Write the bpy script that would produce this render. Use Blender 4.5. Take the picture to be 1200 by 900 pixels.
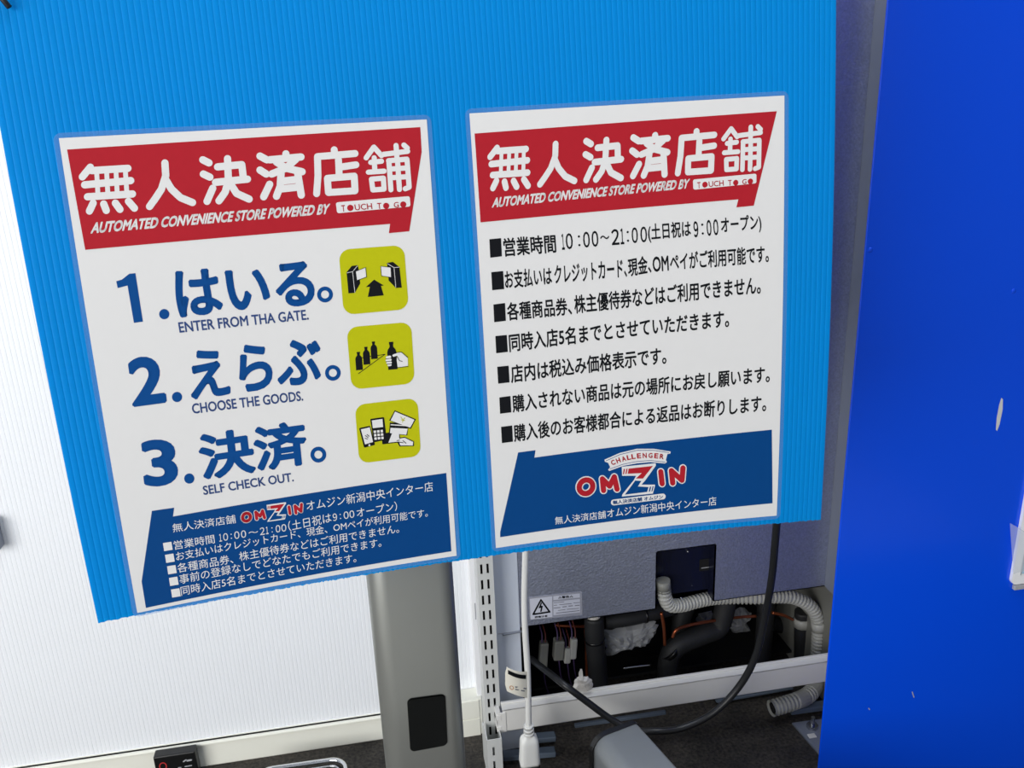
import bpy, bmesh, math, random
from mathutils import Vector, Matrix, noise
random.seed(4)
for o in list(bpy.data.objects): bpy.data.objects.remove(o)
SC = bpy.context.scene
COL = SC.collection
# ------------------------------------------------------------------ camera
F = 1020.0
CR = Vector((0.9839, -0.1749, -0.0381)); CU = Vector((0.0910, 0.3055, 0.9478)); CF = Vector((0.1541, 0.9360, -0.3165))
CR.normalize(); CF.normalize(); CU = CR.cross(CF).normalized(); CF = CU.cross(CR).normalized()
ZF = 1.24                                   # board coordinate v = 0 lies this high above the floor
CP = Vector((0.2318, -0.7762, 0.0188 + ZF))
cam = bpy.data.cameras.new('camera'); camo = bpy.data.objects.new('camera', cam); COL.objects.link(camo)
M = Matrix.Identity(4)
for i in range(3): M[i][0] = CR[i]; M[i][1] = CU[i]; M[i][2] = -CF[i]; M[i][3] = CP[i]
camo.matrix_world = M
cam.sensor_width = 36; cam.lens = 36 * F / 1200; cam.clip_start = .01; cam.clip_end = 50
SC.camera = camo
# ------------------------------------------------------------------ world, lamps, exposure
w = bpy.data.worlds.new('world'); SC.world = w; w.use_nodes = True
nt = w.node_tree; nt.nodes.clear()
wo = nt.nodes.new('ShaderNodeOutputWorld'); wb = nt.nodes.new('ShaderNodeBackground')
wr = nt.nodes.new('ShaderNodeValToRGB'); tc = nt.nodes.new('ShaderNodeTexCoord'); sx = nt.nodes.new('ShaderNodeSeparateXYZ')
mr = nt.nodes.new('ShaderNodeMapRange'); mr.inputs[1].default_value = -1; mr.inputs[2].default_value = 1
nt.links.new(tc.outputs['Generated'], sx.inputs[0]); nt.links.new(sx.outputs[2], mr.inputs[0]); nt.links.new(mr.outputs[0], wr.inputs[0])
e = wr.color_ramp.elements
e[0].position = 0.0; e[0].color = (.30, .30, .30, 1); e[1].position = 1.0; e[1].color = (.22, .24, .28, 1)
x = e.new(.47); x.color = (.42, .42, .42, 1); x = e.new(.52); x.color = (.55, .58, .63, 1); x = e.new(.68); x.color = (.40, .43, .48, 1)
nt.links.new(wr.outputs[0], wb.inputs[0]); wb.inputs[1].default_value = .75; nt.links.new(wb.outputs[0], wo.inputs[0])
def area(name, loc, target, sx_, sy_, power, col=(1, 1, 1)):
    l = bpy.data.lights.new(name, 'AREA'); l.shape = 'RECTANGLE'; l.size = sx_; l.size_y = sy_; l.energy = power; l.color = col
    o = bpy.data.objects.new(name, l); COL.objects.link(o); o.location = loc
    o.rotation_euler = (Vector(target) - Vector(loc)).to_track_quat('-Z', 'Y').to_euler(); return o
area('window_light', (-2.1, -2.3, 1.45), (.2, .5, .8), 2.6, 2.0, 98, (1, .985, .96))
area('overhead_fill', (.6, .0, 2.55), (.5, .1, .5), 1.6, .8, 18, (.95, .98, 1))  # added fill from above to brighten upward faces, no known fitting
vs = SC.view_settings; SC.display_settings.display_device = 'sRGB'
vs.view_transform = 'Standard'; vs.look = 'None'; vs.exposure = 0.26; vs.gamma = 1; vs.use_curve_mapping = False

# ------------------------------------------------------------------ measuring helpers
def ray(px, py): return (CF + CR * ((px - 600) / F) - CU * ((py - 450) / F))
def at(px, py, Y):
    d = ray(px, py); return CP + d * ((Y - CP.y) / d.y)
def atx(px, py, X):
    d = ray(px, py); return CP + d * ((X - CP.x) / d.x)
def atz(px, py, Z):
    d = ray(px, py); return CP + d * ((Z - CP.z) / d.z)
def mpp(P): return (P - CP).dot(CF) / F      # metres per pixel there
YW, T_, C1, C2, C3 = .1665, .1228, -.2088, -.0133, .1067    # the hanging board is slightly turned, tilted and bowed
def ysurf(u, v): return YW * u + T_ * v + C1 * u * u + C2 * u * v + C3 * v * v
def S(u, v, off=0.0):
    n = Vector((YW + 2 * C1 * u + C2 * v, -1, T_ + C2 * u + 2 * C3 * v)).normalized()
    return Vector((u, ysurf(u, v), v + ZF)) + n * off
def ob(px, py):
    Y = 0.0
    for _ in range(25):
        P = at(px, py, Y); Y = ysurf(P.x, P.z - ZF)
    return Vector((P.x, P.z - ZF))

# ------------------------------------------------------------------ materials
def srgb(r, g, b):
    f = lambda c: ((c / 255 + .055) / 1.055) ** 2.4 if c > 10 else c / 255 / 12.92
    return (f(r), f(g), f(b), 1)
def mat(name, rgb, rough=.5, metal=0, var=.04, scale=30, bump=0, bscale=200, coat=0, alpha=1, trans=0, spec=.5, sheen=0, stretch=None):
    m = bpy.data.materials.new(name); m.use_nodes = True; n = m.node_tree; b = n.nodes['Principled BSDF']
    c = srgb(*rgb)
    tcn = n.nodes.new('ShaderNodeTexCoord'); vec = tcn.outputs['Object']
    if stretch:
        mp = n.nodes.new('ShaderNodeMapping'); mp.inputs['Scale'].default_value = stretch; n.links.new(vec, mp.inputs[0]); vec = mp.outputs[0]
    ns = n.nodes.new('ShaderNodeTexNoise'); ns.inputs['Scale'].default_value = scale; ns.inputs['Detail'].default_value = 4
    n.links.new(vec, ns.inputs['Vector'])
    mx = n.nodes.new('ShaderNodeMix'); mx.data_type = 'RGBA'
    mx.inputs[6].default_value = tuple(k * (1 - var) for k in c[:3]) + (1,); mx.inputs[7].default_value = tuple(min(1, k * (1 + var)) for k in c[:3]) + (1,)
    n.links.new(ns.outputs['Fac'], mx.inputs[0]); n.links.new(mx.outputs[2], b.inputs['Base Color'])
    b.inputs['Roughness'].default_value = rough; b.inputs['Metallic'].default_value = metal
    b.inputs['Coat Weight'].default_value = coat; b.inputs['Coat Roughness'].default_value = .08
    b.inputs['Alpha'].default_value = alpha; b.inputs['Transmission Weight'].default_value = trans; b.inputs['Specular IOR Level'].default_value = spec
    if bump:
        nb = n.nodes.new('ShaderNodeTexNoise'); nb.inputs['Scale'].default_value = bscale; nb.inputs['Detail'].default_value = 3
        n.links.new(vec, nb.inputs['Vector'])
        bp = n.nodes.new('ShaderNodeBump'); bp.inputs['Strength'].default_value = bump; bp.inputs['Distance'].default_value = .002
        n.links.new(nb.outputs['Fac'], bp.inputs['Height']); n.links.new(bp.outputs[0], b.inputs['Normal'])
    return m
MT = dict(
    board=mat('blue_plastic', (0, 143, 218), .5, spec=.1, var=.05, scale=6),
    film=mat('laminate_film', (90, 150, 215), .2, alpha=.45),
    paper=mat('white_paper', (213, 213, 213), .5, var=.012, scale=120, spec=.12),
    red=mat('red_print', (166, 30, 42), .5, var=.05, scale=150, spec=.12),
    navy=mat('navy_print', (0, 62, 122), .5, var=.04, scale=150, spec=.12),
    blueink=mat('blue_ink', (6, 68, 132), .5, var=.02, spec=.1),
    darkblueink=mat('dark_blue_ink', (32, 62, 118), .4, var=.02),
    white=mat('white_print', (214, 214, 214), .35, var=.01, spec=.12),
    black=mat('black_ink', (18, 20, 24), .5, var=.02, spec=.1),
    lime=mat('lime_print', (178, 180, 16), .35, var=.05, scale=200, spec=.12),
    wall=mat('white_fluted_plastic', (238, 241, 245), .55, var=.02, scale=4),
    paving=mat('pale_paving', (178, 176, 170), .8, var=.1, scale=8), shadewall=mat('grey_shade_wall', (96, 98, 102), .8), ceiling=mat('ceiling_board', (150, 152, 156), .8),
    cream=mat('cream_trim', (240, 240, 228), .45, var=.03, scale=12),
    whitemetal=mat('white_painted_metal', (224, 223, 219), .4, var=.02),
    greypaint=mat('pale_grey_paint', (200, 202, 200), .4, var=.02),
    post=mat('grey_satin_metal', (140, 142, 138), .34, metal=.5, var=.03, scale=60, stretch=(1, 1, .3)),
    housing=mat('grey_lacquered_metal', (172, 177, 179), .35, metal=.15, var=.03, scale=60), cuff=mat('grey_brown_cuff', (124, 124, 118), .5),
    framewhite=mat('bright_white_plastic', (246, 247, 248), .4, var=.01),
    sidepanel=mat('pale_blue_grey_steel', (216, 223, 234), .42, var=.03, scale=8),
    strip=mat('grey_frame_steel', (124, 130, 142), .4, var=.03),
    recess=mat('dark_navy_steel', (22, 25, 44), .25, var=.1),
    blackrub=mat('black_foam_rubber', (34, 35, 37), .6, var=.12, scale=60, bump=.2),
    blackplastic=mat('black_plastic', (16, 17, 18), .28, var=.1),
    glossblack=mat('black_sensor_window', (8, 10, 10), .15, var=.3, scale=40, spec=.15),
    cord=mat('black_cord', (30, 31, 33), .38, var=.05),
    whitecord=mat('white_cord', (238, 238, 234), .4, var=.01),
    hose=mat('grey_hose', (170, 170, 164), .45, var=.06),
    copper=mat('copper', (190, 105, 70), .35, metal=.85, var=.15),
    steel=mat('steel', (190, 192, 196), .25, metal=1, var=.04),
    dark=mat('dark_interior', (13, 13, 14), .7, var=.3, scale=15),  # near-black, also paints the shade inside bay, upright and hose
    clearplastic=mat('crumpled_clear_plastic', (176, 178, 180), .3, var=.1, alpha=.6),
    cloth=mat('white_tape', (214, 210, 204), .6, var=.08),
    bar=mat('blue_grey_steel', (92, 104, 118), .45, var=.1, scale=20),
    copperwire=mat('purple_wire', (70, 52, 92), .5), redwire=mat('red_wire', (84, 30, 24), .5),
    orange=mat('orange_print', (196, 140, 90), .5),
    tagpaper=mat('cream_tag', (238, 234, 220), .45, var=.02),
    chrome=mat('chrome', (225, 226, 228), .08, metal=1, var=.02),
    acrylic=mat('clear_acrylic', (235, 242, 250), .05, alpha=.35),
    paleblue=mat('pale_blue_print', (170, 205, 222), .4, var=.15, scale=30),
    label=mat('silver_label', (206, 208, 220), .4, var=.02), labelgrey=mat('label_grey', (158, 160, 172), .35, var=.03),
    greyink=mat('grey_ink', (110, 112, 122), .5),
    ringred=mat('red_mark', (190, 50, 50), .4), greymark=mat('grey_mark', (170, 172, 176), .4),
)
def speckle():      # dark slate steel with a fine mottled (hammered) coating
    m = mat('slate_mottled_steel', (176, 182, 202), .40, var=.35, scale=300, bump=.5, bscale=260, metal=.75); return m
MT['slate'] = speckle()
def cabinet_blue():
    m = mat('glossy_blue_panel', (0, 78, 232), .2, spec=.35, var=.03, scale=2, coat=.1, bump=.02, bscale=3)
    return m
MT['cabblue'] = cabinet_blue()
def see_through(m, fac, rgb):      # thin plastic lets light through from behind
    n = m.node_tree; b = n.nodes['Principled BSDF']; out = n.nodes['Material Output']
    t = n.nodes.new('ShaderNodeBsdfTranslucent'); t.inputs[0].default_value = srgb(*rgb); mx = n.nodes.new('ShaderNodeMixShader'); mx.inputs[0].default_value = fac
    n.links.new(b.outputs[0], mx.inputs[1]); n.links.new(t.outputs[0], mx.inputs[2]); n.links.new(mx.outputs[0], out.inputs[0])
see_through(MT['board'], .30, (0, 190, 255))
def floor_mat():
    m = bpy.data.materials.new('dark_worn_floor'); m.use_nodes = True; n = m.node_tree; b = n.nodes['Principled BSDF']
    t = n.nodes.new('ShaderNodeTexCoord'); a = n.nodes.new('ShaderNodeTexNoise'); a.inputs['Scale'].default_value = 9; a.inputs['Detail'].default_value = 9
    a.inputs['Roughness'].default_value = .7
    v = n.nodes.new('ShaderNodeTexNoise'); v.inputs['Scale'].default_value = 160; v.inputs['Detail'].default_value = 5
    n.links.new(t.outputs['Object'], a.inputs['Vector']); n.links.new(t.outputs['Object'], v.inputs['Vector'])
    ad = n.nodes.new('ShaderNodeMath'); ad.operation = 'MULTIPLY'; n.links.new(a.outputs['Fac'], ad.inputs[0]); n.links.new(v.outputs['Fac'], ad.inputs[1])
    r = n.nodes.new('ShaderNodeValToRGB'); n.links.new(ad.outputs[0], r.inputs[0])
    r.color_ramp.elements[0].position = .15; r.color_ramp.elements[0].color = srgb(20, 19, 18); r.color_ramp.elements[1].position = .42; r.color_ramp.elements[1].color = srgb(80, 74, 67)
    n.links.new(r.outputs[0], b.inputs['Base Color']); b.inputs['Roughness'].default_value = .75
    bp = n.nodes.new('ShaderNodeBump'); bp.inputs['Strength'].default_value = .7; bp.inputs['Distance'].default_value = .004
    n.links.new(ad.outputs[0], bp.inputs['Height']); n.links.new(bp.outputs[0], b.inputs['Normal']); return m
MT['floor'] = floor_mat()

# ------------------------------------------------------------------ mesh helpers
def obj(name, bm, m, parent=None, smooth=False):
    me = bpy.data.meshes.new(name)
    if smooth is True:
        for f in bm.faces: f.smooth = True
    bm.normal_update(); bm.to_mesh(me); bm.free(); me.materials.append(MT[m])
    o = bpy.data.objects.new(name, me); COL.objects.link(o)
    if parent:
        o.parent = parent
        o.matrix_parent_inverse = world_of(parent).inverted()
    return o
def world_of(o):
    m = o.matrix_basis.copy()
    if o.parent: m = world_of(o.parent) @ o.matrix_parent_inverse @ m
    return m
def thing(name, label, cat, loc=(0, 0, 0), group=None):
    o = bpy.data.objects.new(name, None); COL.objects.link(o); o.location = loc; o.empty_display_size = .02
    o['label'] = label; o['category'] = cat
    if group: o['group'] = group
    return o
def tag(o, label, cat, group=None):
    o['label'] = label; o['category'] = cat
    if group: o['group'] = group
    return o
def struct(o): o['kind'] = 'structure'; return o
def B(): return bmesh.new()
def box(bm, x0, x1, y0, y1, z0, z1, bev=0, seg=2, rot=None):
    g = bmesh.ops.create_cube(bm, size=1)['verts']
    for v in g: v.co = Vector(((x0 + x1) / 2 + v.co.x * (x1 - x0), (y0 + y1) / 2 + v.co.y * (y1 - y0), (z0 + z1) / 2 + v.co.z * (z1 - z0)))
    if bev:
        es = list({e for v in g for e in v.link_edges})
        r = bmesh.ops.bevel(bm, geom=es, offset=bev, segments=seg, affect='EDGES', profile=.5); g = list({v for f in r['faces'] for v in f.verts} | {v for v in g if v.is_valid})
    if rot: 
        for v in g: v.co = rot @ v.co
    return bm
def smooth_path(pts, n=8):
    pts = [Vector(p) for p in pts]
    if len(pts) < 3:
        return [pts[0].lerp(pts[-1], i / n) for i in range(n + 1)]
    P = [pts[0] * 2 - pts[1]] + pts + [pts[-1] * 2 - pts[-2]]; out = []
    for i in range(1, len(P) - 2):
        a, b, c, d = P[i - 1:i + 3]
        for k in range(n):
            t = k / n
            out.append(.5 * ((2 * b) + (c - a) * t + (2 * a - 5 * b + 4 * c - d) * t * t + (3 * b - a - 3 * c + d) * t ** 3))
    out.append(pts[-1]); return out
def resample(path, step):
    out = [path[0]]; acc = 0
    for a, b in zip(path, path[1:]):
        L = (b - a).length
        if L == 0: continue
        t = step - acc
        while t <= L: out.append(a.lerp(b, t / L)); t += step
        acc = L - (t - step)
    return out
def tube(bm, path, r, seg=12, rf=None, caps=True):
    n = len(path); rings = []; up = Vector((.13, .97, .2)).normalized()
    for i, p in enumerate(path):
        d = (path[min(i + 1, n - 1)] - path[max(i - 1, 0)]).normalized()
        s = up - d * up.dot(d)
        if s.length < .05: s = Vector((1, 0, 0)) - d * d.x
        s.normalize(); up = s; t = d.cross(s)
        rr = rf(i, n) if rf else r
        rings.append([bm.verts.new(p + (s * math.cos(2 * math.pi * k / seg) + t * math.sin(2 * math.pi * k / seg)) * rr) for k in range(seg)])
    for a, b in zip(rings, rings[1:]):
        for k in range(seg): bm.faces.new((a[k], a[(k + 1) % seg], b[(k + 1) % seg], b[k])).smooth = True
    if caps:
        bm.faces.new(rings[0][::-1]); bm.faces.new(rings[-1])
    return bm
def pxpath(pts, n=8): return smooth_path([at(*p) for p in pts], n)      # points measured as (x, y, depth)
def prism(bm, poly, axis_fn, d0, d1):
    a = [bm.verts.new(axis_fn(x, y, d0)) for x, y in poly]; b = [bm.verts.new(axis_fn(x, y, d1)) for x, y in poly]
    n = len(poly); bm.faces.new(a); bm.faces.new(b[::-1])
    for i in range(n): bm.faces.new((a[i], b[i], b[(i + 1) % n], a[(i + 1) % n]))
    bmesh.ops.recalc_face_normals(bm, faces=bm.faces); return bm

# ================================================================== THE SETTING
WY = .745                                   # plane of the white fluted sheet wall
def fluted(bm, x0, x1, z0, z1, y, pitch, amp):
    n = int((x1 - x0) / pitch); prof = ((0, 0), (.12, amp), (.5, amp * 1.25), (.88, amp), (1, 0))
    xs = []
    for i in range(n):
        for t, a in prof[:-1]: xs.append((x0 + (i + t) * pitch, y - a))
    lo = [bm.verts.new((a, b, z0)) for a, b in xs]; hi = [bm.verts.new((a, b, z1)) for a, b in xs]
    for i in range(len(xs) - 1): bm.faces.new((lo[i], lo[i + 1], hi[i + 1], hi[i])).smooth = False
bm = B(); fluted(bm, -1.5, .40, .012, 2.4, WY, .0078, .0006); box(bm, -1.5, .42, WY + .002, WY + .05, 0, 2.4)
struct(obj('wall_back', bm, 'wall'))
bm = B(); v = [bm.verts.new(p) for p in ((-2.5, -.47, 0), (2.5, -.47, 0), (2.5, 2, 0), (-2.5, 2, 0))]; bm.faces.new(v)
struct(obj('floor', bm, 'floor'))
bm = B(); v = [bm.verts.new(p) for p in ((-7, -9, -.01), (7, -9, -.01), (7, -.47, -.01), (-7, -.47, -.01))]; bm.faces.new(v)      # paved ground in front of the shop opening
struct(obj('ground_outside', bm, 'paving'))
bm = B(); box(bm, -2.5, 2.5, -.9, 2, 2.6, 2.65); struct(obj('ceiling', bm, 'ceiling'))
bm = B(); box(bm, 1.9, 1.95, -1.3, 2, 0, 2.6); struct(obj('added_shade_wall', bm, 'shadewall'))  # unseen wall added to darken reflections in the slate strip and cabinet
# baseboard (cream cable duct), measured top and bottom edge
zt = at(440, 840, WY - .012).z; zb = at(440, 868, WY - .012).z
bm = B(); box(bm, -1.5, at(450, 850, WY).x + .01, WY - .012, WY - .001, .0, zt, .003); box(bm, -1.5, at(450, 850, WY).x + .01, WY - .016, WY + .001, zt - .006, zt, .002)
struct(obj('baseboard_back', bm, 'cream'))
a = at(541, 822, .705); b2 = at(566, 862, .705)
bm = B(); box(bm, a.x - .03, b2.x + .002, .705, WY - .001, 0, a.z, .002); box(bm, a.x - .03, b2.x - .004, .703, .71, b2.z + .003, (a.z + b2.z) / 2 - .001, .001); box(bm, a.x - .03, b2.x - .004, .703, .71, (a.z + b2.z) / 2 + .001, a.z - .002, .001)
struct(obj('baseboard_corner', bm, 'cream'))
# smooth white post strip at the end of the sheet wall, with its slot
a = at(552, 700, .715); c = at(567, 700, .715)
bm = B(); box(bm, a.x, c.x + .01, .715, .76, .03, 2.4, .001); struct(obj('trim_1', bm, 'framewhite'))
s0 = at(556.5, 707, .714); s1 = at(557.5, 726, .714)
bm = B(); box(bm, s0.x - .0008, s0.x + .0008, .714, .716, s1.z, s0.z); obj('slot', bm, 'greymark', bpy.data.objects['trim_1'])

# ================================================================== BLUE BOARD
bl = ob(115, 730); l2 = ob(0, 150); br = ob(962, 609); r2 = ob(980, 0)
bm_ = ob(545, 656)
VT = .30
def extr(p, q, v): t = (v - p.y) / (q.y - p.y); return p.x + (q.x - p.x) * t
def vbot(s):      # cut bottom edge, slightly uneven
    return bl.y + (br.y - bl.y) * s + 4 * s * (1 - s) * (bm_.y - (bl.y + br.y) / 2) 
def boarduv(s, t):
    vb = vbot(s); v = vb + (VT - vb) * t
    return extr(bl, l2, v) * (1 - s) + extr(br, r2, v) * s, v
board = thing('notice_board', 'large bright blue corrugated plastic board carrying two posters, hung on the grey post', 'board', tuple(S(*boarduv(.45, 0), -.004)))
NF = 145; prof = (0, .12, .5, .88); amp = (-.00022, -.00004, -.00001, -.00004)
bm = B(); NR = 26; grid = []
for i in range(NF * 4 + 1):
    s = (i // 4 + prof[i % 4]) / NF; off = amp[i % 4]
    col = []
    jag = random.uniform(-.0006, .0006)
    for j in range(NR + 1):
        u, v = boarduv(min(s, 1), j / NR); 
        if j == 0: v += jag
        col.append(bm.verts.new(S(u, v, off)))
    grid.append(col)
for i in range(len(grid) - 1):
    for j in range(NR): bm.faces.new((grid[i][j], grid[i + 1][j], grid[i + 1][j + 1], grid[i][j + 1])).smooth = (i % 4 in (1, 2))
obj('front_sheet', bm, 'board', board)
bm = B(); g = [[bm.verts.new(S(*boarduv(i / 40, j / NR), -.0042)) for j in range(NR + 1)] for i in range(41)]
for i in range(40):
    for j in range(NR): bm.faces.new((g[i][j], g[i][j + 1], g[i + 1][j + 1], g[i + 1][j]))
obj('back_sheet', bm, 'board', board)
bm = B()
for i in range(NF + 1):
    lv = None
    for j in range(NR + 1):
        u, v = boarduv(i / NF, j / NR); p = bm.verts.new(S(u, v, -.0005)); q = bm.verts.new(S(u, v, -.0042))
        if lv: bm.faces.new((lv[0], p, q, lv[1]))
        lv = (p, q)
o = obj('flute_web', bm, 'board', board); o['kind'] = 'stuff'
# black cable tie end at the upper left
bm = B(); tube(bm, smooth_path([S(*ob(-12, -22), .003), S(*ob(4, 0), .006), S(*ob(12, 10), .003)], 4), .0022, 6)
tb = obj('cable_tie', bm, 'cord'); tag(tb, 'black cable tie end poking from the blue board at its upper left corner', 'cable tie')

# ================================================================== PRINT
def uvmap(P): return Vector(ob(*P))
def emit(name, polys2d, off, m, parent, to_uv, cut=.02):
    """polys2d: bmesh in a flat plane (x, y); to_uv maps to board u, v."""
    bm = polys2d
    for v in bm.verts: q = to_uv(v.co.x, v.co.y); v.co = Vector((q[0], q[1], 0))
    bmesh.ops.triangulate(bm, faces=bm.faces[:])
    if cut and bm.verts:
        for ax in (0, 1):
            lo = min(v.co[ax] for v in bm.verts); hi = max(v.co[ax] for v in bm.verts)
            k = math.ceil(lo / cut)
            while k * cut < hi:
                co = Vector((0, 0, 0)); co[ax] = k * cut; no = Vector((0, 0, 0)); no[ax] = 1
                bmesh.ops.bisect_plane(bm, geom=bm.verts[:] + bm.edges[:] + bm.faces[:], plane_co=co, plane_no=no, dist=1e-7); k += 1
    for v in bm.verts: v.co = S(v.co.x, v.co.y, off)
    for f in bm.faces:
        f.normal_update()
        if f.normal.y > 0: f.normal_flip()
    return obj(name, bm, m, parent)
def fillpoly(polys):
    bm = B()
    for p in polys:
        f = bm.faces.new([bm.verts.new((x, y, 0)) for x, y in p])
    bm.normal_update(); bmesh.ops.triangulate(bm, faces=bm.faces[:]); return bm
def strokes(lines, width):
    """round-capped polylines as overlapping capsules (flat)"""
    polys = []
    for ln in lines:
        wd = width
        if isinstance(ln[0], (int, float)): wd = ln[0]; ln = ln[1:]
        for k, ((x0, y0), (x1, y1)) in enumerate(zip(ln, ln[1:])):
            a = math.atan2(y1 - y0, x1 - x0); r = wd / 2; n = 7
            p = [(x1 + r * math.cos(a - math.pi / 2 + math.pi * i / n), y1 + r * math.sin(a - math.pi / 2 + math.pi * i / n)) for i in range(n + 1)]
            p += [(x0 + r * math.cos(a + math.pi / 2 + math.pi * i / n), y0 + r * math.sin(a + math.pi / 2 + math.pi * i / n)) for i in range(n + 1)]
            polys.append(p)
    return polys
def ring(cx, cy, R, r, n=28, ry=None):
    ry = ry or R; k = r / R
    return [[(cx + R * math.cos(a), cy + ry * math.sin(a)), (cx + R * math.cos(b), cy + ry * math.sin(b)), (cx + R * k * math.cos(b), cy + ry * k * math.sin(b)), (cx + R * k * math.cos(a), cy + ry * k * math.sin(a))]
            for a, b in ((2 * math.pi * i / n, 2 * math.pi * (i + 1) / n) for i in range(n))]
def disc(cx, cy, r, n=20): return [[(cx + r * math.cos(2 * math.pi * i / n), cy + r * math.sin(2 * math.pi * i / n)) for i in range(n)]]
def rquad(c, r=.18, n=5):      # rounded quad; r as a fraction of side
    TL, TR, BR, BL = [Vector(p) for p in c]; out = []
    f = lambda s, t: (TL * (1 - s) + TR * s) * (1 - t) + (BL * (1 - s) + BR * s) * t
    w = ((TR - TL).length + (BR - BL).length) / 2; h = ((BL - TL).length + (BR - TR).length) / 2; m_ = min(w, h); rx = r * m_ / w; ry = r * m_ / h
    for cx, cy, a0 in ((1 - rx, ry, -90), (1 - rx, 1 - ry, 0), (rx, 1 - ry, 90), (rx, ry, 180)):
        for i in range(n + 1):
            a = math.radians(a0 + 90 * i / n); out.append(tuple(f(cx + rx * math.cos(a), cy + ry * math.sin(a))))
    return out
def zoomed(ox, oy, k):         # coordinates read in an enlarged view of the photograph
    return lambda x, y: ob(ox + x / k, oy + y / k)
PX = zoomed(0, 0, 1)
def pr(name, polys, off, m, parent, fn=PX, cut=.02): return emit(name, fillpoly(polys), off, m, parent, fn, cut)
def textmesh(s, weight=0.0, res=3):
    cu = bpy.data.curves.new('text', 'FONT'); cu.body = s; cu.resolution_u = res; cu.fill_mode = 'FRONT'
    o = bpy.data.objects.new('text', cu); COL.objects.link(o)
    bm = B()
    dg = bpy.context.evaluated_depsgraph_get(); me = bpy.data.meshes.new_from_object(o.evaluated_get(dg)); bm.from_mesh(me); bpy.data.meshes.remove(me)
    if weight:                        # a bolder cut: every outline edge gets a band of its own, overlapping the fill
        bd = [(e_.verts[0].co.copy(), e_.verts[1].co.copy()) for e_ in bm.edges if len(e_.link_faces) <= 1]
        for a, b in bd:
            d = b - a
            if d.length < 1e-7: continue
            d.normalize(); n = Vector((-d.y, d.x, 0)) * weight; d = d * weight * .8
            c4 = [bm.verts.new(q) for q in (a - n - d * .4, b - n + d * .4, b + d, b + n + d * .4, a + n - d * .4, a - d)]
            bm.faces.new(c4)
    bpy.data.objects.remove(o); bpy.data.curves.remove(cu)
    return bm
def text(s, BL, BR, TL, m, parent, weight=0, off=.0009, name='text_line', fn=None, surf=None, res=3, xs=1):
    """fit the ink box of the line to three measured corners"""
    bm = textmesh(s, weight, res)
    x0 = min(v.co.x for v in bm.verts); x1 = max(v.co.x for v in bm.verts); y0 = min(v.co.y for v in bm.verts); y1 = max(v.co.y for v in bm.verts)
    f = fn or PX; A, Bq, C = f(*BL), f(*BR), f(*TL)
    if surf is None:
        return emit(name, bm, off, m, parent, lambda x, y: A + (Bq - A) * ((x - x0) / (x1 - x0)) + (C - A) * ((y - y0) / (y1 - y0)), 0)
    for v in bm.verts:
        s_, t_ = (v.co.x - x0) / (x1 - x0), (v.co.y - y0) / (y1 - y0)
        v.co = surf(BL, BR, TL, s_, t_)
    return obj(name, bm, m, parent)
def digits(spec, BL, BR, TL, m, parent, weight=.02, off=.0009, name='text_line'):
    """digits set one by one: (character, start, end) along the line, each squeezed to its own measured width"""
    out = B(); A, Bq, C = PX(*BL), PX(*BR), PX(*TL); asp = (Bq - A).length / (C - A).length
    for ch, s0, s1 in spec:
        if ch == ':':
            for t in (.2, .74):
                f = [out.verts.new(((s0 + s1) / 2 + .075 * math.cos(k * .7854) / asp, t + .075 * math.sin(k * .7854), 0)) for k in range(8)]; out.faces.new(f)
            continue
        g = textmesh(ch, weight); t0, t1 = (.42, .66) if ch == '～' else (0, 1)
        x0 = min(v.co.x for v in g.verts); x1 = max(v.co.x for v in g.verts); y0 = min(v.co.y for v in g.verts); y1 = max(v.co.y for v in g.verts)
        for f in g.faces: out.faces.new([out.verts.new((s0 + (s1 - s0) * (v.co.x - x0) / (x1 - x0), t0 + (t1 - t0) * (v.co.y - y0) / (y1 - y0), 0)) for v in f.verts])
        g.free()
    return emit(name, out, off, m, parent, lambda x, y: A + (Bq - A) * x + (C - A) * y, 0)
def spans(x0, x1, *items): return [(c, (a - x0) / (x1 - x0), (b - x0) / (x1 - x0)) for c, a, b in items]
HOURS_R = spans(575, 1187, ('１', 584, 604), ('０', 613, 662), (':', 698, 716), ('０', 735, 782), ('０', 795, 842), ('～', 855, 920), ('２', 935, 990), ('１', 998, 1024), (':', 1042, 1060), ('０', 1078, 1122), ('０', 1140, 1187))
HOURS_L = spans(585, 980, ('１', 585, 600), ('０', 608, 636), (':', 650, 660), ('０', 672, 702), ('０', 711, 741), ('～', 755, 812), ('２', 822, 850), ('１', 857, 872), (':', 890, 898), ('０', 915, 943), ('０', 949, 979))
NINE_R = spans(432, 612, ('９', 434, 468), (':', 492, 504), ('０', 528, 562), ('０', 576, 612))
NINE_L = spans(273, 410, ('９', 273, 300), (':', 316, 326), ('０', 342, 374), ('０', 379, 410))
def sheet(c, off, m, name, parent, rr=0, grow=0):
    cs = [PX(*p) for p in c]
    if grow:
        ctr = sum(cs, Vector((0, 0))) / 4
        cs = [p + Vector((math.copysign(grow, (p - ctr).x), math.copysign(grow, (p - ctr).y))) for p in cs]
    TL, TR, BR, BL = cs; poly = rquad([(p.x, p.y) for p in cs], rr) if rr else [(p.x, p.y) for p in cs]
    bm = fillpoly([poly]); return emit(name, bm, off, m, parent, lambda x, y: (x, y), .02)

L1, L2_, L3, L4 = .0007, .00085, .001, .00115
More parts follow.
